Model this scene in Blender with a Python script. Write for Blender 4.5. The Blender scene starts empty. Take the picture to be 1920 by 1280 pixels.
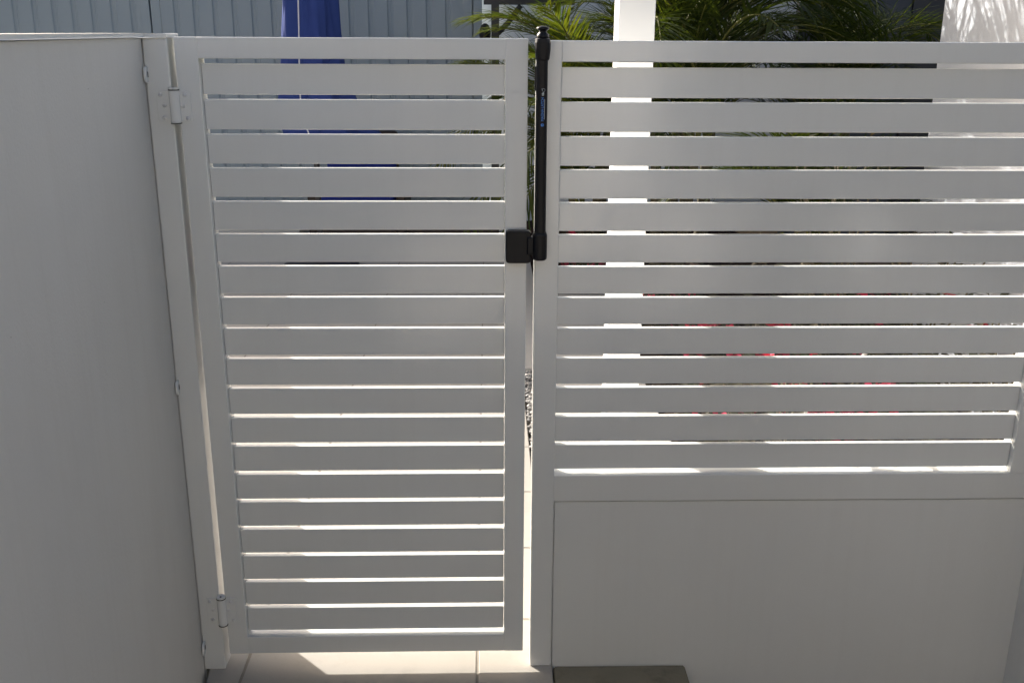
import bpy, bmesh, math, random
from mathutils import Vector, Matrix

random.seed(11)
S = bpy.context.scene
C = S.collection
R = math.radians

# ------------------------------------------------------------------ camera
CX, CY, CH = 0.3187, -2.2402, 1.5859
PITCH, YAW, ROLL, FPX = 0.3007, 0.0256, 0.0047, 1863.93
fwd = Vector((math.sin(YAW) * math.cos(PITCH), math.cos(YAW) * math.cos(PITCH), -math.sin(PITCH)))
rgt = Vector((math.cos(YAW), -math.sin(YAW), 0))
up = rgt.cross(fwd)
cr, sr = math.cos(ROLL), math.sin(ROLL)
rgt2 = cr * rgt + sr * up
up2 = -sr * rgt + cr * up
cam_d = bpy.data.cameras.new('camera')
cam_d.sensor_width = 36
cam_d.lens = 36 * FPX / 1920
cam_d.clip_start = 0.05
cam_d.clip_end = 500
cam = bpy.data.objects.new('camera', cam_d)
M = Matrix((rgt2, up2, -fwd)).transposed().to_4x4()
M.translation = Vector((CX, CY, CH))
cam.matrix_world = M
C.objects.link(cam)
S.camera = cam

# ------------------------------------------------------------------ light
ELEV, AZ = 24.0, -44.0
w = bpy.data.worlds.new('World')
S.world = w
w.use_nodes = True
sky = w.node_tree.nodes.new('ShaderNodeTexSky')
sky.sky_type = 'NISHITA'
sky.sun_disc = False
sky.sun_elevation = R(ELEV)
sky.sun_rotation = R(AZ)
sky.air_density = 0.75
sky.dust_density = 5.0
sky.ozone_density = 0.0
bg = w.node_tree.nodes['Background']
bg.inputs[1].default_value = 0.096
w.node_tree.links.new(sky.outputs[0], bg.inputs[0])
sl = bpy.data.lights.new('sun', 'SUN')
sl.energy = 4.2
sl.angle = R(0.5)
sl.color = (1.0, 0.955, 0.89)
sun = bpy.data.objects.new('sun', sl)
to_sun = Vector((math.sin(R(AZ)) * math.cos(R(ELEV)), math.cos(R(AZ)) * math.cos(R(ELEV)), math.sin(R(ELEV))))
sun.rotation_euler = to_sun.to_track_quat('Z', 'Y').to_euler()
C.objects.link(sun)
S.view_settings.view_transform = 'Standard'
S.view_settings.look = 'None'
S.view_settings.gamma = 1.0
S.view_settings.use_curve_mapping = False
S.view_settings.exposure = 1.24


# ------------------------------------------------------------------ materials
def mat(name, col, rough=0.5, spec=0.5, metal=0.0, var=0.06, vscale=3.0, bump=0.0, bscale=60.0, coat=0.0,
        specks=0.0, col2=None, island=False, trans=0.0, grime=0.0, runs=0.0, wave=0.0):
    m = bpy.data.materials.new(name)
    m.use_nodes = True
    N, L = m.node_tree.nodes, m.node_tree.links
    b = N['Principled BSDF']
    b.inputs['Roughness'].default_value = rough
    b.inputs['Specular IOR Level'].default_value = spec
    b.inputs['Metallic'].default_value = metal
    b.inputs['Coat Weight'].default_value = coat
    b.inputs['Coat Roughness'].default_value = 0.12
    geo = N.new('ShaderNodeNewGeometry')
    n = N.new('ShaderNodeTexNoise')
    n.inputs['Scale'].default_value = vscale
    n.inputs['Detail'].default_value = 6
    L.new(geo.outputs['Position'], n.inputs['Vector'])
    ramp = N.new('ShaderNodeMix')
    ramp.data_type = 'RGBA'
    c2 = col2 or tuple(min(1, c * (1 + var)) for c in col)
    c1 = col if col2 else tuple(c * (1 - var) for c in col)
    ramp.inputs['A'].default_value = (*c1, 1)
    ramp.inputs['B'].default_value = (*c2, 1)
    L.new(geo.outputs['Random Per Island'] if island else n.outputs['Fac'], ramp.inputs['Factor'])
    out = ramp.outputs['Result']
    if grime:
        g = N.new('ShaderNodeTexNoise')
        g.inputs['Scale'].default_value = 14
        g.inputs['Detail'].default_value = 9
        g.inputs['Roughness'].default_value = 0.7
        L.new(geo.outputs['Position'], g.inputs['Vector'])
        mr = N.new('ShaderNodeMapRange')
        mr.inputs['From Min'].default_value = 0.52
        mr.inputs['From Max'].default_value = 0.75
        mr.inputs['To Max'].default_value = grime
        L.new(g.outputs['Fac'], mr.inputs['Value'])
        mx = N.new('ShaderNodeMix')
        mx.data_type = 'RGBA'
        mx.inputs['B'].default_value = (col[0] * 0.35, col[1] * 0.33, col[2] * 0.3, 1)
        L.new(mr.outputs['Result'], mx.inputs['Factor'])
        L.new(out, mx.inputs['A'])
        out = mx.outputs['Result']
    if runs:
        for sc3, lo, hi, amt in (((38, 38, 1.6), 0.5, 0.8, runs), ((330, 330, 330), 0.35, 0.7, runs * 0.55), ((5, 5, 3), 0.45, 0.7, runs * 0.5)):
            mp = N.new('ShaderNodeMapping')
            mp.inputs['Scale'].default_value = sc3
            L.new(geo.outputs['Position'], mp.inputs['Vector'])
            rn = N.new('ShaderNodeTexNoise')
            rn.inputs['Scale'].default_value = 1.0
            rn.inputs['Detail'].default_value = 5
            L.new(mp.outputs[0], rn.inputs['Vector'])
            mr = N.new('ShaderNodeMapRange')
            mr.inputs['From Min'].default_value = lo
            mr.inputs['From Max'].default_value = hi
            mr.inputs['To Max'].default_value = amt
            L.new(rn.outputs['Fac'], mr.inputs['Value'])
            mx = N.new('ShaderNodeMix')
            mx.data_type = 'RGBA'
            mx.inputs['B'].default_value = (col[0] * 0.62, col[1] * 0.58, col[2] * 0.52, 1)
            L.new(mr.outputs['Result'], mx.inputs['Factor'])
            L.new(out, mx.inputs['A'])
            out = mx.outputs['Result']
            rr = N.new('ShaderNodeMapRange')
            rr.inputs['To Min'].default_value = rough * 0.85
            rr.inputs['To Max'].default_value = rough * 1.5
            L.new(rn.outputs['Fac'], rr.inputs['Value'])
            L.new(rr.outputs['Result'], b.inputs['Roughness'])
    if specks:
        v = N.new('ShaderNodeTexVoronoi')
        v.inputs['Scale'].default_value = 7.0
        v.inputs['Randomness'].default_value = 1.0
        L.new(geo.outputs['Position'], v.inputs['Vector'])
        lt = N.new('ShaderNodeMath')
        lt.operation = 'LESS_THAN'
        lt.inputs[1].default_value = specks
        L.new(v.outputs['Distance'], lt.inputs[0])
        mx = N.new('ShaderNodeMix')
        mx.data_type = 'RGBA'
        mx.inputs['B'].default_value = (0.08, 0.07, 0.05, 1)
        L.new(lt.outputs[0], mx.inputs['Factor'])
        L.new(out, mx.inputs['A'])
        out = mx.outputs['Result']
    L.new(out, b.inputs['Base Color'])
    if bump:
        bn = N.new('ShaderNodeTexNoise')
        bn.inputs['Scale'].default_value = bscale
        bn.inputs['Detail'].default_value = 4
        L.new(geo.outputs['Position'], bn.inputs['Vector'])
        bp = N.new('ShaderNodeBump')
        bp.inputs['Strength'].default_value = bump
        bp.inputs['Distance'].default_value = 0.004
        L.new(bn.outputs['Fac'], bp.inputs['Height'])
        if wave:
            wn = N.new('ShaderNodeTexNoise')
            wn.inputs['Scale'].default_value = 4.5
            wn.inputs['Detail'].default_value = 1
            L.new(geo.outputs['Position'], wn.inputs['Vector'])
            bw = N.new('ShaderNodeBump')
            bw.inputs['Strength'].default_value = wave
            bw.inputs['Distance'].default_value = 0.02
            L.new(wn.outputs['Fac'], bw.inputs['Height'])
            L.new(bw.outputs['Normal'], bp.inputs['Normal'])
        L.new(bp.outputs['Normal'], b.inputs['Normal'])
    if trans:
        t = N.new('ShaderNodeBsdfTranslucent')
        tc = N.new('ShaderNodeMix')
        tc.data_type = 'RGBA'
        tc.inputs['Factor'].default_value = 1.0
        tc.blend_type = 'MULTIPLY'
        L.new(out, tc.inputs['A'])
        tc.inputs['B'].default_value = (1.9, 1.7, 0.5, 1)
        L.new(tc.outputs['Result'], t.inputs['Color'])
        ms = N.new('ShaderNodeMixShader')
        ms.inputs[0].default_value = trans
        L.new(b.outputs[0], ms.inputs[1])
        L.new(t.outputs[0], ms.inputs[2])
        L.new(ms.outputs[0], N['Material Output'].inputs['Surface'])
    return m


WHITE = mat('white_powder_coat', (0.782, 0.788, 0.768), rough=0.12, spec=0.85, var=0.012, vscale=6, bump=0.03, bscale=420,
            specks=0.007, runs=0.05, wave=0.15)
WALLP = mat('white_wall_sheet', (0.625, 0.612, 0.575), rough=0.55, spec=0.35, var=0.02, vscale=2.5, bump=0.18, bscale=160,
            specks=0.007, runs=0.08, wave=0.3)
RENDER = mat('white_render', (0.72, 0.73, 0.74), rough=0.8, spec=0.2, var=0.03, vscale=3, bump=0.3, bscale=90)
SIDEW = mat('shaded_white_render', (0.50, 0.52, 0.55), rough=0.85, spec=0.2, var=0.05, vscale=3, bump=0.3, bscale=90)  # greyed and blued: skylit palm shade put into the wall colour
POSTW = mat('white_post_paint', (0.74, 0.745, 0.745), rough=0.4, spec=0.4, var=0.015, vscale=5)
TILE = mat('beige_porcelain', (0.425, 0.395, 0.35), rough=0.55, spec=0.35, var=0.06, vscale=9, bump=0.10, bscale=150,
           grime=0.16, specks=0.02)
GROUT = mat('grout_bed', (0.30, 0.275, 0.235), rough=0.95, spec=0.1, var=0.2, vscale=30)
PATHC = mat('pale_concrete', (0.52, 0.50, 0.46), rough=0.85, spec=0.2, var=0.08, vscale=8, bump=0.25, bscale=90)
SOIL = mat('bare_soil', (0.10, 0.08, 0.06), rough=1, spec=0.1, var=0.3, vscale=6, bump=0.5, bscale=40)
MULCH = mat('dark_mulch', (0.030, 0.018, 0.014), rough=1, spec=0.1, var=0.5, vscale=40, bump=1.0, bscale=60)
CONC = mat('mossy_concrete', (0.225, 0.195, 0.135), col2=(0.32, 0.28, 0.20), rough=0.95, spec=0.15, vscale=12, bump=0.5,
           bscale=80, grime=0.5)
STEEL = mat('blue_grey_sheet', (0.265, 0.315, 0.345), rough=0.42, spec=0.5, var=0.04, vscale=1.5)
BLACK = mat('black_plastic', (0.0045, 0.0045, 0.007), rough=0.42, spec=0.3, var=0.1, vscale=20, bump=0.08, bscale=300)
DARKMET = mat('dark_paint', (0.018, 0.018, 0.024), rough=0.4, spec=0.5, var=0.1)
SHED = mat('charcoal_cladding', (0.085, 0.086, 0.092), rough=0.6, spec=0.3, var=0.06)
CANVAS = mat('blue_canvas', (0.042, 0.072, 0.27), rough=0.85, spec=0.2, var=0.12, vscale=8, bump=0.3, bscale=200, trans=0.25)
CUSH = mat('blue_cushion_cloth', (0.02, 0.035, 0.20), rough=0.9, spec=0.15, var=0.12, vscale=10, bump=0.3, bscale=200)
PIPING = mat('white_piping', (0.7, 0.7, 0.72), rough=0.7)
WICKER = mat('dark_wicker', (0.035, 0.022, 0.016), rough=0.6, var=0.3, vscale=60, bump=0.8, bscale=120)
FRONDD = mat('palm_dark_shaded', (0.020, 0.036, 0.010), col2=(0.050, 0.070, 0.014), rough=0.5, spec=0.35, island=True, trans=0.4)  # right-hand palms: darker green leaf, with their shade put into the colour
FROND = mat('palm_green', (0.026, 0.050, 0.011), col2=(0.085, 0.105, 0.018), rough=0.5, spec=0.35, island=True, trans=0.5)
RACHIS = mat('palm_stalk', (0.16, 0.16, 0.04), rough=0.5, var=0.2, vscale=10)
TRUNK = mat('palm_trunk', (0.12, 0.10, 0.06), rough=0.9, var=0.35, vscale=25, bump=0.6, bscale=60)
LEAFD = mat('dark_shrub_leaf', (0.022, 0.032, 0.012), col2=(0.055, 0.04, 0.02), rough=0.45, island=True, trans=0.2)
BLOOM = mat('crimson_petal', (0.44, 0.02, 0.075), col2=(0.62, 0.07, 0.17), rough=0.6, island=True, trans=0.25)
PEB = mat('pebble_stone', (0.04, 0.04, 0.042), col2=(0.55, 0.52, 0.48), rough=0.7, island=True)
SCREW = mat('painted_screw', (0.66, 0.66, 0.66), rough=0.3, var=0.03)
HOLE = mat('dark_slot', (0.01, 0.01, 0.01), rough=0.9, spec=0.0)
LOGOB = mat('blue_print', (0.06, 0.28, 0.85), rough=0.4)
LOGOW = mat('white_print', (0.6, 0.65, 0.66), rough=0.4)
HOUSE = mat('house_render', (0.66, 0.645, 0.62), rough=0.85, spec=0.2, var=0.05, vscale=2)
GLASS = mat('dark_window_glass', (0.02, 0.025, 0.03), rough=0.05, spec=0.6)
EAVE = mat('eave_lining', (0.6, 0.6, 0.58), rough=0.8)


# ------------------------------------------------------------------ builders
def tag(o, label=None, cat=None, group=None, kind=None):
    if label: o['label'] = label
    if cat: o['category'] = cat
    if group: o['group'] = group
    if kind: o['kind'] = kind
    return o


def thing(name, label, cat, loc=(0, 0, 0), rz=0.0, group=None):
    o = bpy.data.objects.new(name, None)
    o.empty_display_size = 0.1
    o.location = loc
    o.rotation_euler = (0, 0, rz)
    C.objects.link(o)
    return tag(o, label, cat, group)


def part(name, bm, m, parent=None, loc=(0, 0, 0), rot=(0, 0, 0), smooth=False):
    if isinstance(bm, bmesh.types.BMesh):
        me = bpy.data.meshes.new(name)
        bmesh.ops.recalc_face_normals(bm, faces=bm.faces)
        bm.to_mesh(me)
        bm.free()
        for mm in (m if isinstance(m, (list, tuple)) else [m]):
            me.materials.append(mm)
        if smooth:
            for p in me.polygons: p.use_smooth = True
    else:
        me = bm
    o = bpy.data.objects.new(name, me)
    o.location = loc
    o.rotation_euler = rot
    if parent: o.parent = parent
    C.objects.link(o)
    return o


def box(x0, x1, y0, y1, z0, z1, bev=0.0015, seg=2, bm=None):
    own = bm is None
    if own: bm = bmesh.new()
    g = bmesh.ops.create_cube(bm, size=1.0)
    bmesh.ops.scale(bm, vec=(x1 - x0, y1 - y0, z1 - z0), verts=g['verts'])
    bmesh.ops.translate(bm, vec=((x0 + x1) / 2, (y0 + y1) / 2, (z0 + z1) / 2), verts=g['verts'])
    if bev:
        es = list({e for v in g['verts'] for e in v.link_edges})
        bmesh.ops.bevel(bm, geom=es, offset=bev, segments=seg, affect='EDGES', profile=0.5)
    return bm


def prism(poly, z0, z1, bev=0.0, seg=2):
    bm = bmesh.new()
    lo = [bm.verts.new((x, y, z0)) for x, y in poly]
    hi = [bm.verts.new((x, y, z1)) for x, y in poly]
    bm.faces.new(lo[::-1])
    bm.faces.new(hi)
    n = len(poly)
    for i in range(n):
        bm.faces.new((lo[i], lo[(i + 1) % n], hi[(i + 1) % n], hi[i]))
    if bev:
        bmesh.ops.bevel(bm, geom=list(bm.edges), offset=bev, segments=seg, affect='EDGES', profile=0.5)
    return bm


def lathe(prof, seg=24, bm=None, off=(0, 0, 0)):
    if bm is None: bm = bmesh.new()
    rings = []
    for r, z in prof:
        rings.append([bm.verts.new((off[0] + r * math.cos(2 * math.pi * i / seg), off[1] + r * math.sin(2 * math.pi * i / seg),
                                    off[2] + z)) for i in range(seg)])
    for a, b in zip(rings, rings[1:]):
        for i in range(seg):
            bm.faces.new((a[i], a[(i + 1) % seg], b[(i + 1) % seg], b[i]))
    bm.faces.new(rings[0][::-1])
    bm.faces.new(rings[-1])
    return bm


def rrect(w, d, r, n=4):
    pts = []
    for cx, cy, a0 in ((w / 2 - r, d / 2 - r, 0), (-w / 2 + r, d / 2 - r, 90), (-w / 2 + r, -d / 2 + r, 180), (w / 2 - r, -d / 2 + r, 270)):
        for k in range(n + 1):
            a = R(a0 + 90 * k / n)
            pts.append((cx + r * math.cos(a), cy + r * math.sin(a)))
    return pts


def loft(sections, bm=None):
    """sections: list of (points[(x,y,z)...]); same count"""
    if bm is None: bm = bmesh.new()
    rings = [[bm.verts.new(p) for p in s] for s in sections]
    n = len(rings[0])
    for a, b in zip(rings, rings[1:]):
        for i in range(n):
            bm.faces.new((a[i], a[(i + 1) % n], b[(i + 1) % n], b[i]))
    bm.faces.new(rings[0][::-1])
    bm.faces.new(rings[-1])
    return bm


def tube(pts, rad, seg=8, bm=None):
    if bm is None: bm = bmesh.new()
    rings = []
    for i, p in enumerate(pts):
        p = Vector(p)
        d = (Vector(pts[min(i + 1, len(pts) - 1)]) - Vector(pts[max(i - 1, 0)])).normalized()
        a = d.cross(Vector((0, 0, 1)))
        if a.length < 1e-4: a = Vector((1, 0, 0))
        a.normalize()
        b = d.cross(a)
        r = rad[i] if isinstance(rad, (list, tuple)) else rad
        rings.append([bm.verts.new(p + r * (math.cos(2 * math.pi * k / seg) * a + math.sin(2 * math.pi * k / seg) * b)) for k in range(seg)])
    for a, b in zip(rings, rings[1:]):
        for k in range(seg):
            bm.faces.new((a[k], a[(k + 1) % seg], b[(k + 1) % seg], b[k]))
    bm.faces.new(rings[0][::-1])
    bm.faces.new(rings[-1])
    return bm


# ------------------------------------------------------------------ setting
WX, WYAW = -0.4192, 0.1184
WS = math.sin(WYAW) / math.cos(WYAW)        # wall x per -y


def wall_x(y): return WX - WS * y if y < 0 else WX


g = bmesh.new()
bmesh.ops.create_grid(g, x_segments=2, y_segments=2, size=120)
tag(part('ground', g, SOIL, loc=(0, 0, -0.40)), kind='structure')

# paving: mortar bed with separate tiles
bed = prism([(-4.7, 0.10), (0.485, 0.10), (0.485, 6.9), (-4.7, 6.9)], -0.39, -0.0018)
paving = tag(part('paving', bed, GROUT), kind='structure')
frontbed = prism([(WX + 0.014, 0.0995), (WX + 0.0125, 0.0), (wall_x(-2.4) + 0.0125, -2.4), (0.485, -2.4), (0.485, 0.0995), (0.2, 0.0995)], -0.39, -0.0022)
front_paving = tag(part('entry_paving', frontbed, GROUT), kind='structure')
tag(part('entry_slab', prism([(-1.6, -5.2), (0.9, -5.2), (0.9, -2.42), (-1.6, -2.42)], -0.395, -0.003), PATHC), kind='structure')
PX, PY, J = 0.607, 0.4095, 0.0075


def tile_mesh(x0, x1, y0, y1):
    return box(x0, x1, y0, y1, -0.0118, 0.0, bev=0.0016, seg=2)


full = None
kx0 = 0.2893
for r_ in range(-6, 17):
    y0 = 0.2173 + PY * (r_ - 1)
    y1 = y0 + PY
    for c_ in range(-8, 2):
        x0 = kx0 + PX * (c_ - 1)
        x1 = x0 + PX
        if x0 > 0.48: continue
        if y1 <= 0.05 and (x1 < -0.45 or y0 < -2.3): continue
        hi = min(x1, 0.4835)
        par = paving if y0 > 0.0 else front_paving
        dz = random.uniform(-0.0004, 0.0004)
        if y1 < 0.3 and x0 < -0.3 and (x0 < -0.45 or True) and y0 < 0.05:
            # row that meets the splayed wall: clip
            bm = tile_mesh(x0 + J / 2, hi - J / 2, y0 + J / 2, y1 - J / 2)
            n = Vector((math.cos(WYAW), math.sin(WYAW), 0))
            bmesh.ops.bisect_plane(bm, geom=list(bm.verts) + list(bm.edges) + list(bm.faces), plane_co=(WX + 0.012, 0, 0), plane_no=n,
                                   clear_inner=True)
            bmesh.ops.holes_fill(bm, edges=[e for e in bm.edges if e.is_boundary])
            if len(bm.verts) < 6:
                bm.free()
                continue
            part('paving_tile', bm, TILE, par, loc=(0, 0, dz))
        elif hi < x1 - 0.01:
            part('paving_tile', tile_mesh(x0 + J / 2, hi, y0 + J / 2, y1 - J / 2), TILE, par, loc=(0, 0, dz))
        else:
            if full is None:
                bm = tile_mesh(J / 2, PX - J / 2, J / 2, PY - J / 2)
                o = part('paving_tile', bm, TILE, par, loc=(x0, y0, dz))
                full = o.data
            else:
                part('paving_tile', full, TILE, par, loc=(x0, y0, dz))

# pebble strip, concrete path, garden beds
gb = prism([(0.4855, 0.80), (0.585, 0.80), (0.585, 2.42), (0.4855, 2.42)], -0.39, -0.03)
tag(part('gravel_bed', gb, SOIL), kind='structure')
ico = bmesh.new()
bmesh.ops.create_icosphere(ico, subdivisions=1, radius=1.0)
iv = [v.co.copy() for v in ico.verts]
ifc = [[v.index for v in f.verts] for f in ico.faces]
ico.free()
pv, pf = [], []
for i in range(1500):
    x, y = random.uniform(0.492, 0.578), random.uniform(0.82, 2.40)
    r = random.uniform(0.006, 0.013)
    mx_ = Matrix.Translation((x, y, -0.026 + random.random() * 0.022)) @ Matrix.Rotation(random.random() * 6, 4, 'Z') @ Matrix.Diagonal(
        (r * random.uniform(.8, 1.3), r * random.uniform(.8, 1.3), r * random.uniform(.5, .8), 1))
    o_ = len(pv)
    pv += [tuple(mx_ @ v) for v in iv]
    pf += [[o_ + k for k in f] for f in ifc]
pme = bpy.data.meshes.new('pebbles')
pme.from_pydata(pv, [], pf)
pme.materials.append(PEB)
for p_ in pme.polygons: p_.use_smooth = True
tag(part('pebbles', pme, PEB), 'strip of black and white pebbles along the edge of the tiles', 'pebbles', kind='stuff')
tag(part('concrete_path', prism([(0.487, 0.10), (1.068, 0.10), (1.068, 3.88), (0.625, 3.88), (0.625, 6.9), (0.487, 6.9), (0.487, 2.425), (0.5855, 2.425), (0.5855, 0.79), (0.487, 0.79)], -0.39, 0.0, bev=0.006), PATHC), kind='structure')
bm = bmesh.new()
bmesh.ops.create_grid(bm, x_segments=60, y_segments=90, size=0.5)
for v in bm.verts:
    x, y = v.co.x + 0.5, v.co.y + 0.5
    v.co = Vector((1.0705 + x * 1.36, 0.10 + y * 6.7, -0.012 + random.uniform(-0.018, 0.012)))
tag(part('garden_bed', bm, MULCH), kind='structure')
bm = bmesh.new()
bmesh.ops.create_grid(bm, x_segments=30, y_segments=60, size=0.5)
for v in bm.verts:
    x, y = v.co.x + 0.5, v.co.y + 0.5
    v.co = Vector((0.63 + x * 0.438, 3.905 + y * 2.9, -0.010 + random.uniform(-0.018, 0.012)))
tag(part('garden_bed', bm, MULCH), kind='structure')
tag(part('side_yard', prism([(-4.8, 6.91), (6, 6.91), (6, 9), (-4.8, 9)], -0.39, -0.02), SOIL), kind='structure')

# ------------------------------------------------------------------ left wall with cap, hinge post
lw = thing('boundary_wall', 'smooth white sheet wall running from the hinge post towards the viewer at left', 'wall')
yn = -2.7
n_out = (-math.cos(WYAW) * 0.10, -math.sin(WYAW) * 0.10)
poly = [(WX - 0.0011, -0.0003), (wall_x(yn), yn), (wall_x(yn) + n_out[0], yn + n_out[1]), (WX + n_out[0], -0.0003)]
part('wall_panel', prism(poly, -0.05, 1.5725, bev=0.0012), WALLP, lw)
capp = [(-0.359, 0.062), (-0.357, 0.035), (-0.364, -0.006), (WX + 0.006, -0.006), (wall_x(yn) + 0.006, yn), (wall_x(yn) - 0.115, yn), (WX - 0.12, 0.062)]
part('wall_cap', prism(capp, 1.5732, 1.5815, bev=0.0015), WHITE, lw)
PR = -0.3665
hp = thing('hinge_post', 'white square post between the solid wall and the slatted gate', 'post', (WX, 0, 0))
part('post_body', box(0.0, PR - WX, 0, 0.062, -0.0, 1.5725, bev=0.0025), WHITE, hp)
part('seam_light_stop', box(-0.115, -0.0002, 0.012, 0.06, -0.05, 1.5722, bev=0), WHITE, hp)  # unseen backing added to stop sun leaking through the wall and post seam
for z in (1.4966, 0.7825, 0.0708):
    b = prism(rrect(0.034, 0.030, 0.0095), -0.0028, 0.0028, bev=0.0013)
    lug = part('bracket_lug', b, WHITE, hp, loc=(0.0052, -0.0105, z), rot=(0, R(90), WYAW))
    s = prism(rrect(0.012, 0.0075, 0.002), -0.001, 0.0005)
    part('slot', s, HOLE, lug, loc=(0.0, 0.004, 0.0028))

# wall stub behind the post
sw = thing('return_wall', 'white wall stub hidden behind the hinge post, seen only through its gap', 'wall', (-1.0, 0.28, 0))
part('wall_panel', box(-0.60, 0.548, -0.205, 0.06, -0.05, 1.572, bev=0.002), RENDER, sw)

# ------------------------------------------------------------------ gate
GXL, GXR, GZT, GZB = -0.3525, 0.4081, 1.5747, 0.0458
D = 0.05
REC, ST = 0.017, 0.016
gate = thing('pool_gate', 'white slatted metal gate standing closed between hinge post and fence', 'gate', (GXL, 0, GZB))
gx = lambda x: x - GXL
gz = lambda z: z - GZB
SW = 0.0495
for a, b in ((GXL, GXL + SW), (GXR - SW, GXR)):
    part('stile', box(gx(a), gx(b), 0, D, gz(GZB), gz(GZT), bev=0.002), WHITE, gate)
part('rail', box(gx(GXL + SW) - .001, gx(GXR - SW) + .001, 0.0004, D - .0004, gz(1.5300), gz(GZT) - .0003, bev=0.002), WHITE, gate)
part('rail', box(gx(GXL + SW) - .001, gx(GXR - SW) + .001, 0.0004, D - .0004, gz(GZB) + .0003, gz(0.0945), bev=0.002), WHITE, gate)
slat = box(0.0, GXR - GXL - 2 * SW - 0.0014, 0, ST, -0.065, 0, bev=0.0016)
sm = None
for k in range(19):
    z = 1.5191 - 0.075 * k
    lx = gx(GXL + SW) + 0.0006
    if sm is None:
        o = part('slat', slat, WHITE, gate, loc=(lx, REC, gz(z)))
        sm = o.data
    else:
        part('slat', sm, WHITE, gate, loc=(lx, REC + random.uniform(-.0004, .0004), gz(z) + random.uniform(-.0004, .0004)), rot=(random.uniform(-.006, .006), random.uniform(-.0005, .0005), 0))


def hinge(zc, half):
    hx, hr = -0.3592, 0.0112
    bm = lathe([(hr * .9, -half), (hr, -half + .002), (hr, half - .003), (hr * .9, half - .002), (hr * .9, half), (hr * 1.02, half + .001),
                (hr * 1.02, half + .005)], 20)
    h = part('hinge', bm, WHITE, gate, loc=(gx(hx), -0.0075, gz(zc)), smooth=False)
    part('leaf', prism([(x, z) for x, z in rrect(0.030, 2 * half - .006, 0.003)], -0.0020, 0.0020, bev=0.0005), WHITE, h, loc=(-0.0245, 0.0055, 0),
         rot=(R(90), 0, 0))
    part('leaf', prism([(x, z) for x, z in rrect(0.026, 2 * half - .006, 0.003)], -0.0020, 0.0020, bev=0.0005), WHITE, h, loc=(0.0205, 0.0055, 0),
         rot=(R(90), 0, 0))
    part('pin', lathe([(0.0025, -0.004), (0.0025, 0.0)], 10), HOLE, h, loc=(0.0, -0.003, half + .0056))
    scr = lathe([(0.0046, -.001), (0.0046, 0.0014), (0.0032, 0.0034), (0.0008, 0.0040)], 14)
    part('knuckle_gap', lathe([(hr * 1.06, -.0006), (hr * 1.06, .0006)], 20), HOLE, h, loc=(0, 0, half - .0008))
    part('knuckle_gap', lathe([(hr * 1.06, -.0006), (hr * 1.06, .0006)], 20), HOLE, h, loc=(0, 0, -half - .0005))
    first = None
    for sx, zz in ((-0.031, half * .68), (-0.0235, half * .05), (-0.0265, -half * .68), (0.0215, half * .68), (0.0165, half * .02), (0.0245, -half * .72)):
        if first is None:
            first = part('screw', scr, SCREW, h, loc=(sx, 0.0035, zz), rot=(R(90), 0, 0), smooth=True).data
        else:
            part('screw', first, SCREW, h, loc=(sx, 0.0035, zz), rot=(R(90), 0, 0))


hinge(1.4300, 0.0355)
hinge(0.1765, 0.0385)

# ------------------------------------------------------------------ right fence panel
FXL, FXR, FZT, FZB, FZP = 0.4271, 1.6207, 1.5708, 0.5440, 0.4741
fence = thing('slat_fence', 'white slatted fence panel with solid lower sheet, right of the gate', 'fence', (FXL, 0, 0))
fx = lambda x: x - FXL
FS = 0.0548
part('stile', box(0, FS, 0, 0.052, 0.0, FZT, bev=0.002), WHITE, fence)
part('stile', box(fx(FXR), fx(FXR) + 0.0779, 0, 0.052, FZB - .001, FZT, bev=0.002), WHITE, fence)
part('rail', box(FS - .001, fx(FXR) + .001, 0.0004, D, 1.5258, FZT - .0003, bev=0.002), WHITE, fence)
part('rail', box(FS - .001, fx(FXR) + .0778, 0.0004, D, FZP, FZB, bev=0.002), WHITE, fence)
sl2 = box(0, FXR - FXL - FS - 0.0012, 0, ST, -0.065, 0, bev=0.0016)
sm2 = None
for k in range(13):
    z = 1.5143 - 0.0746 * k
    if sm2 is None:
        sm2 = part('slat', sl2, WHITE, fence, loc=(FS + .0006, REC, z)).data
    else:
        part('slat', sm2, WHITE, fence, loc=(FS + .0006, REC + random.uniform(-.0004, .0004), z + random.uniform(-.0004, .0004)), rot=(random.uniform(-.006, .006), random.uniform(-.0004, .0004), 0))
part('lower_panel', box(FS + 0.0026, fx(FXR) + .0781, 0.005, 0.012, -0.38, FZP - 0.0035, bev=0.0012), WHITE, fence)
rw = thing('return_panel', 'plain white side panel meeting the slat fence at the right corner', 'wall', (1.6985, 0, 0))
part('panel', box(0, 0.05, -1.5, 0.052, -0.38, 0.92, bev=0.002), WHITE, rw)

part('panel_light_stop', box(FS - .001, FS + .022, 0.0125, 0.03, -0.05, FZP + .001, bev=0), WHITE, fence)  # unseen backing strips added to block sunlight leaking round the lower panel
part('panel_light_stop', box(FS + .0225, fx(FXR) + .076, 0.0125, 0.03, FZP - .02, FZP + .001, bev=0), WHITE, fence)
cb = prism(rrect(0.345, 0.60, 0.007, 3), -0.38, -0.004, bev=0.004)
for v in cb.verts:
    v.co.z += random.uniform(-.0012, .0012)
    v.co.x += random.uniform(-.002, .002)
tag(part('concrete_footing', cb, CONC, loc=(0.662, -0.297, 0)), 'mossy grey concrete footing against the foot of the solid white panel', 'concrete block')

# ------------------------------------------------------------------ latch
lt = thing('gate_latch', 'black plastic pull-up latch fixed upright over the gap beside the gate', 'latch', (0.4375, -0.020, 1.09))
LZ = 1.09


def sec(wd, dp, r, z, dx=0.0, dy=0.0): return [(x + dx, y + dy, z) for x, y in rrect(wd, dp, r)]


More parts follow.
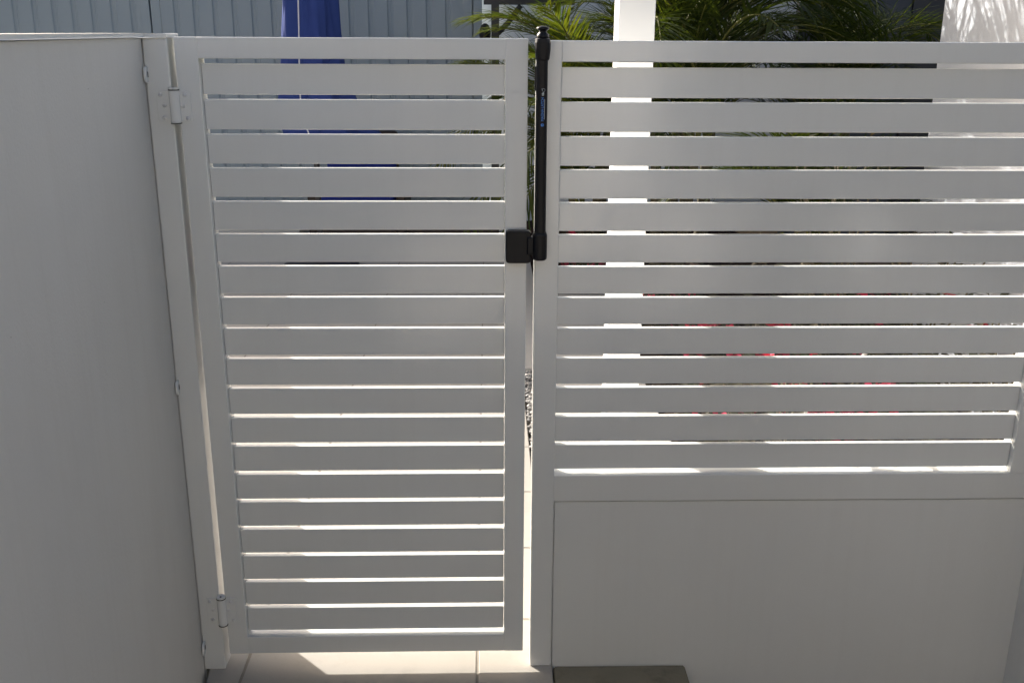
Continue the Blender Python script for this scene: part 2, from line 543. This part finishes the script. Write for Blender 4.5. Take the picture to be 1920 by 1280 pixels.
part('body_tube', loft([sec(.0250, .030, .009, 1.140 - LZ), sec(.0255, .031, .009, 1.16 - LZ), sec(.0250, .030, .009, 1.30 - LZ), sec(.0248, .030, .009, 1.5325 - LZ)]),
     BLACK, lt, smooth=False)
part('head', loft([sec(.0262, .032, .010, 1.5295 - LZ, .0005), sec(.0295, .034, .011, 1.5320 - LZ, .0008), sec(.0335, .037, .012, 1.553 - LZ, .001), sec(.0340, .037, .012, 1.566 - LZ, .001),
                   sec(.0315, .035, .012, 1.5735 - LZ, .001), sec(.027, .030, .012, 1.5755 - LZ, .001)]), BLACK, lt, smooth=False)
part('pull_knob', lathe([(.0125, 0), (.0135, .003), (.0125, .0075), (.0088, .0115), (.0080, .0135), (.0098, .0165), (.0136, .0185), (.0140, .0205), (.0120, .0230), (.006, .0248), (.001, .0254)], 28),
     BLACK, lt, loc=(0.001, 0, 1.5752 - LZ), smooth=True)
part('side_clip', box(-.0150, -.0118, -.002, .014, 1.466 - LZ, 1.517 - LZ, bev=.0008), BLACK, lt)
part('lower_barrel', loft([sec(.026, .034, .012, 0.0905 - .0905 + .003), sec(.0315, .037, .012, .006), sec(.0325, .038, .012, .012), sec(.0325, .038, .012, .060), sec(.030, .036, .012, .0635), sec(.0275, .033, .011, .066)]),
     BLACK, lt, smooth=False)
pl = prism([(x, z) for x, z in rrect(0.0575, 0.0745, 0.008)], -0.012, 0.012, bev=0.003, seg=3)
sp = part('strike_plate', pl, BLACK, lt, loc=(0.3890 - 0.4375, 0.0065, 1.1215 - LZ), rot=(R(90), 0, 0))
part('strike_neck', box(-0.030, -0.012, -0.010, 0.012, 0.014, 0.056, bev=.004, seg=3), BLACK, lt)


def text_mesh(body, size):
    cu = bpy.data.curves.new('lettering', 'FONT')
    cu.body = body
    cu.size = size
    cu.extrude = 0.00012
    cu.align_x = 'LEFT'
    ob = bpy.data.objects.new('lettering', cu)
    C.objects.link(ob)
    bpy.context.view_layer.update()
    dg = bpy.context.evaluated_depsgraph_get()
    me = bpy.data.meshes.new_from_object(ob.evaluated_get(dg))
    bpy.data.objects.remove(ob)
    return me


FY = -0.0153
tm = text_mesh('MAGNA\u00b7LATCH', 0.0085)
tm.materials.clear()
tm.materials.append(LOGOB)
xs = [v.co.x for v in tm.vertices]
sc = 0.0495 / (max(xs) - min(xs))
rotm = Matrix(((0, -1, 0), (0, 0, -1), (1, 0, 0)))      # x->up, y->left, front faces -y
for v in tm.vertices:
    v.co = rotm @ Vector(((v.co.x - min(xs)) * sc, v.co.y, v.co.z))
part('lettering', tm, LOGOB, lt, loc=(0.0042, FY, 1.4030 - LZ))
part('underline', box(.0055, .0063, FY - .0001, FY + .0004, 1.4065 - LZ, 1.4495 - LZ, bev=0), LOGOW, lt)
bm = bmesh.new()
for i in range(6):
    a = i * math.pi / 3
    gi = bmesh.ops.create_circle(bm, cap_ends=True, radius=0.0012, segments=8)
    bmesh.ops.translate(bm, vec=(0.0023 * math.cos(a), 0.0023 * math.sin(a), 0), verts=gi['verts'])
part('flower_mark', bm, LOGOB, lt, loc=(0.0015, FY - .0002, 1.3945 - LZ), rot=(R(90), 0, 0))
bm = bmesh.new()
for cx, cz, wd, ht in ((0, 0, .0050, .0024), (0, -.0028, .0042, .0020), (0.0007, .0022, .0030, .0016)):
    box(cx - wd / 2, cx + wd / 2, FY - .0003, FY + .0004, cz - ht / 2, cz + ht / 2, bev=.0004, seg=1, bm=bm)
pts = []
for i in range(15):
    a = R(-70 + 250 * i / 14)
    pts.append((.0012 + .0032 * math.cos(a), FY, .0075 + .0035 * math.sin(a)))
tube(pts, .0003, 6, bm)
tube([(-.0024, FY, .0115), (-.0018, FY, .0085), (-.0002, FY, .0055), (.001, FY, .003)], .0003, 6, bm)
part('logo_mark', bm, LOGOW, lt, loc=(0.002, 0, 1.4605 - LZ))

# ------------------------------------------------------------------ backyard structures
FYB = 6.3
cf = thing('corrugated_fence', 'blue grey ribbed steel fence across the back of the paved yard', 'fence', (-2.4, FYB, 0))


def ribbed(x0, x1, z0, z1):
    pit, prof = 0.157, []
    x = x0
    while x < x1 - 1e-6:
        for dx, dy in ((0.0, 0.0), (0.098, 0.0), (0.108, 0.013), (0.122, 0.013), (0.129, 0.007), (0.140, 0.007), (0.149, 0.0)):
            if x + dx < x1: prof.append((x + dx, dy))
        x += pit
    prof.append((x1, prof[-1][1]))
    bm = bmesh.new()
    vs = [[(bm.verts.new((px, py + t, z0)), bm.verts.new((px, py + t, z1))) for px, py in prof] for t in (0, .0012)]
    for a, b in zip(vs[0], vs[0][1:]): bm.faces.new((a[0], b[0], b[1], a[1]))
    for a, b in zip(vs[1], vs[1][1:]): bm.faces.new((b[0], a[0], a[1], b[1]))
    return bm


FH = 2.5
part('fence_panel', ribbed(-2.62, -0.083, 0.08, FH - .06), STEEL, cf)
part('fence_panel', ribbed(0.083, 2.53, 0.08, FH - .06), STEEL, cf)
for px_, hw in ((0.0, 0.08), (2.605, 0.075)):
    part('fence_post', box(px_ - hw, px_ - .006, -0.012, 0.03, 0, FH, bev=.004), STEEL, cf)
    part('fence_post', box(px_ + .006, px_ + hw, -0.012, 0.03, 0, FH, bev=.004), STEEL, cf)
for px_ in (0.0, 2.605):
    part('joint_light_stop', box(px_ - .03, px_ + .03, 0.0305, 0.05, 0, FH, bev=0), STEEL, cf)  # added behind the split posts to keep sunlight out of the joint
part('fence_post', box(-2.70, -2.62, -0.012, 0.03, 0, FH, bev=.004), STEEL, cf)
part('fence_rail', box(-2.62, 2.68, -0.016, 0.034, FH, FH + .06, bev=.004), STEEL, cf)
part('fence_rail', box(-2.62, 2.68, -0.014, 0.0, 0.03, 0.09, bev=.003), STEEL, cf)

tag(part('concrete_plinth', box(-4.6, -1.16, 5.55, 6.22, -0.005, 0.155, bev=.008), PATHC), 'long low concrete plinth at the foot of the ribbed fence', 'plinth')

wb = thing('back_wall', 'pale rendered wall standing behind the palms at the end of the ribbed fence', 'wall', (1.6, 6.65, 0))
part('wall_panel', box(-1.45, 1.5, -0.08, 0.12, -0.1, 2.4, bev=.004), RENDER, wb)

pg = thing('dark_frame', 'dark painted post and beam in front of the pale back wall', 'frame', (0.385, 5.95, 0))
part('upright', box(-0.031, 0.031, -0.031, 0.031, 0, 2.3, bev=.003), DARKMET, pg)
part('beam', box(-0.09, 0.62, -0.03, 0.03, 1.795, 1.90, bev=.003), DARKMET, pg)
bm = tube([(0.02, 0, 1.58), (0.10, 0.0, 1.66), (0.20, 0, 1.79)], 0.022, 10)
part('brace', bm, DARKMET, pg)
bm = lathe([(0.012, -.075), (0.035, -.06), (0.046, -.02), (0.044, .02), (0.03, .055), (0.012, .07)], 20)
lamp = tag(part('lantern', bm, BLACK, loc=(0.305, 5.86, 1.585), smooth=True), 'small glossy black lantern hanging beside the dark upright', 'lantern')

sh = thing('garden_shed', 'charcoal shed wall in shade behind the palm fronds at right', 'shed', (3.3, 5.6, 0))
part('cladding', box(-0.62, 0.23, 0, 0.10, -0.1, 2.5, bev=.003), SHED, sh)
part('corner_post', box(0.2315, 0.66, -0.02, 0.12, -0.1, 2.5, bev=.003), DARKMET, sh)

sdw = thing('side_wall', 'white rendered side wall catching palm shadows at far right', 'wall', (2.46, 1.4, 0))
part('wall_panel', box(0, 0.18, -1.34, 1.22, -0.1, 2.5, bev=.004), SIDEW, sdw)
part('pier', box(-0.028, -0.002, -1.30, 0.42, -0.1, 2.5, bev=.003), SIDEW, sdw)

vp = thing('veranda_post', 'tall square white post rising behind the right slat fence', 'post', (0.6325, 0.24, 0))
part('post_body', box(0, 0.0875, 0, 0.0875, 0.0, 2.75, bev=.0025), POSTW, vp)
part('base_plate', box(-0.02, 0.1075, -0.02, 0.1075, 0.0005, 0.010, bev=.002), POSTW, vp)

# ------------------------------------------------------------------ house behind the viewer
hs = thing('house', 'pale rendered house front behind the viewer', 'house', (0, -5.2, 0))
part('wall', box(-6, 7, -0.25, 0, -0.4, 2.75, bev=0), HOUSE, hs)
part('eave', box(-6.2, 7.2, -0.5, 1.4, 2.76, 2.95, bev=.01), EAVE, hs)
for cx_ in (-4.2, -1.28, 1.2, 3.6):
    part('column', box(cx_ - .11, cx_ + .11, 0.95, 1.17, -0.39, 2.755, bev=.006), POSTW, hs)
for wx_, ww, z0, z1 in ((-2.3, 1.6, 0.05, 2.15), (-0.86, 0.62, 0.15, 2.1), (0.28, 0.85, 0.02, 2.1), (1.9, 0.7, 0.3, 2.05), (2.9, 0.8, 0.3, 2.05), (4.6, 1.8, 0.05, 2.1)):
    f = part('window', box(wx_ - ww / 2, wx_ + ww / 2, 0.002, 0.05, z0, z1, bev=.003), WHITE, hs)
    part('pane', box(wx_ - ww / 2 + .05, wx_ - .03, 0.051, 0.056, z0 + .06, z1 - .06, bev=0), GLASS, f)
    part('pane', box(wx_ + .03, wx_ + ww / 2 - .05, 0.051, 0.056, z0 + .06, z1 - .06, bev=0), GLASS, f)

hg = thing('shade_screen', 'made-up dark leafy screen right of the viewer, unseen, darkening the fence', 'shade_screen', (2.35, -2.4, -0.4))  # unseen leafy block added to cut the light on the fence's right side
part('screen_block', box(-.22, .22, -2.0, 1.85, 0.0, 2.05, bev=.05), LEAFD, hg)
bm = bmesh.new()
rh = random.Random(77)
for k in range(3500):
    c = Vector((rh.choice((-.24, .24)) + rh.uniform(-.07, .07), rh.uniform(-2.05, 1.9), rh.uniform(.05, 2.15)))
    d = Vector((rh.uniform(-1, 1), rh.uniform(-1, 1), rh.uniform(-.6, 1))).normalized()
    sd = d.cross(Vector((rh.uniform(-1, 1), rh.uniform(-1, 1), 1))).normalized()
    l_ = rh.uniform(.05, .1)
    bm.faces.new([bm.verts.new(c), bm.verts.new(c + d * l_ * .5 + sd * l_ * .25), bm.verts.new(c + d * l_), bm.verts.new(c + d * l_ * .5 - sd * l_ * .25)])
part('foliage', bm, LEAFD, hg)

# ------------------------------------------------------------------ furniture
um = thing('patio_umbrella', 'furled blue canvas umbrella hanging in front of the ribbed fence', 'umbrella', (-0.84, 4.6, 0))
bm = bmesh.new()
rows = []
nseg = 72
prof = [(2.55, .04, 0), (2.40, .07, 0), (2.1, .115, 0), (1.80, .162, 0.0), (1.60, .172, -.005), (1.385, .190, -.003), (1.155, .235, .025), (1.03, .262, .06), (0.93, .285, .11), (.905, .25, .12)]
for z, r, dx in prof:
    ring = []
    for i in range(nseg):
        a = 2 * math.pi * i / nseg
        fold = 1 + 0.22 * math.sin(5 * a + 0.8 + 0.7 * math.sin(2.1 * z)) + 0.09 * math.sin(13 * a + 3 * z)
        ring.append(bm.verts.new((dx + r * fold * math.cos(a) * .95, r * fold * math.sin(a) * .7, z)))
    rows.append(ring)
for a, b in zip(rows, rows[1:]):
    for i in range(nseg): bm.faces.new((a[i], a[(i + 1) % nseg], b[(i + 1) % nseg], b[i]))
bm.faces.new(rows[0][::-1])
part('canopy', bm, CANVAS, um, smooth=True)
pts = []
for z, r, dx in prof[1:-1]:
    a = R(252 - 9 * (1.9 - z))
    fold = 1 + 0.22 * math.sin(5 * a + 0.8 + 0.7 * math.sin(2.1 * z)) + 0.09 * math.sin(13 * a + 3 * z)
    pts.append((dx + r * fold * math.cos(a) * .95, r * fold * math.sin(a) * .7 - .002, z))
part('piping', tube(pts, .0045, 6), PIPING, um)
part('pole', lathe([(.02, 0.05), (.02, 2.6)], 14), DARKMET, um)
part('finial', lathe([(.02, 0), (.032, .03), (.02, .06), (.004, .08)], 14), DARKMET, um, loc=(0, 0, 2.56))
part('base', lathe([(.26, 0.002), (.26, .04), (.22, .06), (.05, .075), (.035, .12)], 28), DARKMET, um)

ch = thing('patio_chair', 'dark wicker armchair with blue cushions behind the gate slats', 'chair', (-0.67, 5.55, 0))
part('frame', box(-.30, .30, -.28, .30, .10, .26, bev=.02), WICKER, ch)
part('backrest', box(-.28, .28, .22, .32, .265, .84, bev=.03), WICKER, ch)
for sx in (-1, 1):
    part('armrest', box(sx * .335 - .034, sx * .335 + .034, -.28, .30, .10, .46, bev=.015), WICKER, ch)
    for yy in (-.24, .26):
        part('leg', lathe([(.018, 0), (.024, .11)], 10), DARKMET, ch, loc=(sx * .30, yy, 0))
part('seat_cushion', box(-.285, .285, -.29, .17, .262, .42, bev=.035, seg=3), CUSH, ch)
part('back_cushion', box(-.27, .27, .085, .215, .425, .80, bev=.04, seg=3), CUSH, ch)
lb = thing('coffee_table', 'low dark wicker coffee table to the right of the blue chair', 'table', (0.02, 5.6, 0))
part('top', box(-.36, .42, -.26, .26, .17, .205, bev=.006), WICKER, lb)
part('skirt', box(-.33, .39, -.23, .23, .05, .169, bev=.006), WICKER, lb)
for sx in (-.31, .37):
    for yy in (-.21, .21):
        part('leg', box(sx - .02, sx + .02, yy - .02, yy + .02, 0, .0495, bev=.003), DARKMET, lb)


# ------------------------------------------------------------------ palms
def frond_mesh(L=1.35, arch=0.9, n=52, leaf=0.42, wid=0.017, droop=0.5):
    bm = bmesh.new()
    pts, tan = [], []
    p = Vector((0, 0, 0))
    N = 26
    for i in range(N + 1):
        t = i / N
        a = R(78) - arch * 1.9 * t ** 1.35
        d = Vector((math.cos(a), 0.05 * math.sin(3 * t), math.sin(a)))
        pts.append(p.copy())
        tan.append(d.normalized())
        p = p + d * (L / N)
    tube([tuple(q) for q in pts], [0.011 * (1 - .85 * i / N) + .001 for i in range(N + 1)], 6, bm)
    for f in bm.faces: f.material_index = 1
    for k in range(n):
        t = 0.16 + 0.84 * k / (n - 1)
        fi = t * N
        i = min(int(fi), N - 1)
        base = pts[i].lerp(pts[i + 1], fi - i)
        d = tan[i]
        side = d.cross(Vector((0, 0, 1)))
        if side.length < 1e-3: side = Vector((0, 1, 0))
        side.normalize()
        upv = side.cross(d).normalized()
        ll = leaf * (math.sin(math.pi * (0.12 + 0.80 * t)) ** 0.7) * random.uniform(.85, 1.1)
        for s in (-1, 1):
            if random.random() < .04: continue
            ang = R(random.uniform(38, 58) - 20 * t)
            lift = random.uniform(0.0, 0.35)
            dirv = (d * math.cos(ang) + side * s * math.sin(ang) + upv * lift).normalized()
            wv = dirv.cross(upv).normalized()
            nrm = wv.cross(dirv)
            prev = None
            w0 = wid * random.uniform(.8, 1.15)
            dr = droop * random.uniform(.6, 1.5)
            for j, (u, wf) in enumerate(((0, .35), (.28, 1), (.6, .8), (1, .04))):
                q = base + dirv * (ll * u) + Vector((0, 0, -1)) * (dr * ll * u * u)
                hw = wv * (w0 * wf * .5)
                cur = [bm.verts.new(q - hw + nrm * (w0 * wf * .22)), bm.verts.new(q), bm.verts.new(q + hw + nrm * (w0 * wf * .22))]
                if prev:
                    bm.faces.new((prev[0], prev[1], cur[1], cur[0]))
                    bm.faces.new((prev[1], prev[2], cur[2], cur[1]))
                prev = cur
    me = bpy.data.meshes.new('frond')
    bm.to_mesh(me)
    bm.free()
    me.materials.append(FROND)
    me.materials.append(RACHIS)
    for p_ in me.polygons: p_.use_smooth = True
    return me


FR = [frond_mesh(1.3, .85, 60, .34, .013, .25), frond_mesh(1.5, 1.05, 66, .38, .014, .40), frond_mesh(1.2, .65, 56, .32, .012, .15), frond_mesh(1.4, 1.2, 62, .36, .013, .5)]


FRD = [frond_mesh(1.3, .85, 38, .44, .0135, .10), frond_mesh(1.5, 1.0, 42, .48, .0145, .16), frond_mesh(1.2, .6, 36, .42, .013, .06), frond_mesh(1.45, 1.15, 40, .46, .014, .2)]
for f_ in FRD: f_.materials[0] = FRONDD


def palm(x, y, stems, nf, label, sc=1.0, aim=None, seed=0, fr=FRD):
    rnd = random.Random(seed)
    t = thing('palm', label, 'palm', (x, y, 0), 0, 'feathery palms in the garden bed')
    tops = []
    for sx, sy, h in stems:
        pts = [(sx * .4 * k / 5 + sx * .3, sy * .4 * k / 5 + sy * .3, -0.03 + (h + .03) * k / 5) for k in range(6)]
        part('trunk', tube(pts, [.05, .042, .037, .034, .032, .03], 10), TRUNK, t)
        tops.append(pts[-1])
    for i in range(nf):
        tp = tops[i % len(tops)]
        a = rnd.uniform(0, 2 * math.pi) if not aim or rnd.random() < .45 else R(rnd.uniform(*aim))
        tilt = rnd.uniform(-.45, .25)
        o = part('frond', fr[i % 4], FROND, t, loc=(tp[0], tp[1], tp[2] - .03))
        o.rotation_euler = (rnd.uniform(-.2, .2), -tilt, a)
        s = sc * rnd.uniform(.8, 1.12)
        o.scale = (s, s, s)
    return t


palm(1.02, 4.45, [(.15, .1, .95), (-.2, .1, .75), (.05, -.25, .85), (-.1, -.3, .5)], 30, 'loose yellow green palm nearest the ribbed fence, its fronds reaching left of the white post', .95, (110, 250), 3, FR)
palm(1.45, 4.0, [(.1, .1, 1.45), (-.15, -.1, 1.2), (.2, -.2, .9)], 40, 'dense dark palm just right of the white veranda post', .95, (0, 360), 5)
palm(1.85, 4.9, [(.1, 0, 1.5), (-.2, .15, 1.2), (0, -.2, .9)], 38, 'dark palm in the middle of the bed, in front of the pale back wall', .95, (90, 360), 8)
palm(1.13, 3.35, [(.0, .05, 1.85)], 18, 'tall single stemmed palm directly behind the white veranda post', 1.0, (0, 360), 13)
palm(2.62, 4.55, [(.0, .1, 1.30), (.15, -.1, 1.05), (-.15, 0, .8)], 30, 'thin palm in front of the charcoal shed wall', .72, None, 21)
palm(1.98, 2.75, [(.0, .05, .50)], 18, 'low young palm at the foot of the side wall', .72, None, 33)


# ------------------------------------------------------------------ flowering shrubs
def shrub(x, y, h, rad, label, seed, nb=9):
    rnd = random.Random(seed)
    t = thing('flowering_shrub', label, 'shrub', (x, y, 0), 0, 'red flowering shrubs in the garden bed')
    bm = bmesh.new()
    for k in range(9):
        a, rr = rnd.uniform(0, 6.28), rnd.uniform(.3, .9) * rad
        tube([(0, 0, -.03), (rr * .4 * math.cos(a), rr * .4 * math.sin(a), h * .45), (rr * math.cos(a), rr * math.sin(a), h * .9)], [.006, .005, .003], 5, bm)
    part('stem', bm, TRUNK, t)
    bm = bmesh.new()
    for k in range(420):
        a = rnd.uniform(0, 6.28)
        rr = rad * math.sqrt(rnd.random())
        z = h * (0.10 + .9 * rnd.random() * (1 - .35 * (rr / rad) ** 2))
        c = Vector((rr * math.cos(a), rr * math.sin(a), z))
        d = Vector((math.cos(a) + rnd.uniform(-.8, .8), math.sin(a) + rnd.uniform(-.8, .8), rnd.uniform(-.4, .8))).normalized()
        s = d.cross(Vector((rnd.uniform(-.4, .4), rnd.uniform(-.4, .4), 1))).normalized()
        ll, ww = rnd.uniform(.04, .085), rnd.uniform(.012, .022)
        v = [bm.verts.new(c), bm.verts.new(c + d * ll * .5 + s * ww), bm.verts.new(c + d * ll - Vector((0, 0, .012))), bm.verts.new(c + d * ll * .5 - s * ww)]
        m_ = bm.verts.new(c + d * ll * .5 - Vector((0, 0, .004)))
        for i in range(4): bm.faces.new((v[i], v[(i + 1) % 4], m_))
    part('foliage', bm, LEAFD, t)
    for k in range(nb * 2):
        a = rnd.uniform(math.pi, 2 * math.pi) if rnd.random() < .7 else rnd.uniform(0, 6.28)
        rr = rad * math.sqrt(rnd.uniform(.35, 1.1))
        z = h * rnd.uniform(.30, 1.0) * (1 - .3 * min(1, rr / rad) ** 2)
        bm = bmesh.new()
        for q in range(16):
            b_ = rnd.uniform(0, 6.28)
            e = rnd.uniform(-.3, 1.3)
            d = Vector((math.cos(b_) * math.cos(e), math.sin(b_) * math.cos(e), math.sin(e)))
            s = d.cross(Vector((.3, .2, 1))).normalized()
            ll, ww = rnd.uniform(.034, .060), rnd.uniform(.013, .021)
            v = [bm.verts.new(d * .002), bm.verts.new(d * ll * .6 + s * ww), bm.verts.new(d * ll), bm.verts.new(d * ll * .6 - s * ww)]
            bm.faces.new(v)
        part('bloom', bm, BLOOM, t, loc=(rr * math.cos(a), rr * math.sin(a), z))


SH = [(1.11, 0.37, .78, .17, 'narrow leafy shrub right against the back of the slat fence', 0),
      (0.93, 4.20, .40, .24, 'red flowering shrub at the end of the concrete path, left of the white post', 24),
      (1.28, 2.9, .38, .26, 'red flowering shrub close behind the white post', 16),
      (1.33, 1.55, .30, .22, 'leafy shrub low beside the path, right of the white post', 4),
      (1.84, 2.05, 1.25, .33, 'tallest leafy shrub, in the middle of the bed', 0),
      (1.52, 2.25, .34, .28, 'low red flowering shrub left of the tallest shrub', 22),
      (1.66, 1.45, .42, .28, 'bushy red flowering shrub close behind the slat fence', 22),
      (2.15, 1.75, .85, .27, 'leafy shrub at the foot of the white side wall', 4),
      (2.08, 0.95, .70, .28, 'shrub in the near right corner of the bed, behind the slats', 2),
      (1.62, 0.62, .30, .20, 'dark leafy shrub nearest the slat fence', 3),
      (2.2, 2.75, .5, .24, 'flowering shrub under the young palm by the side wall', 5)]
for i, (x, y, h, r_, lab, nb) in enumerate(SH):
    shrub(x, y, h, r_, lab, 40 + i, nb)
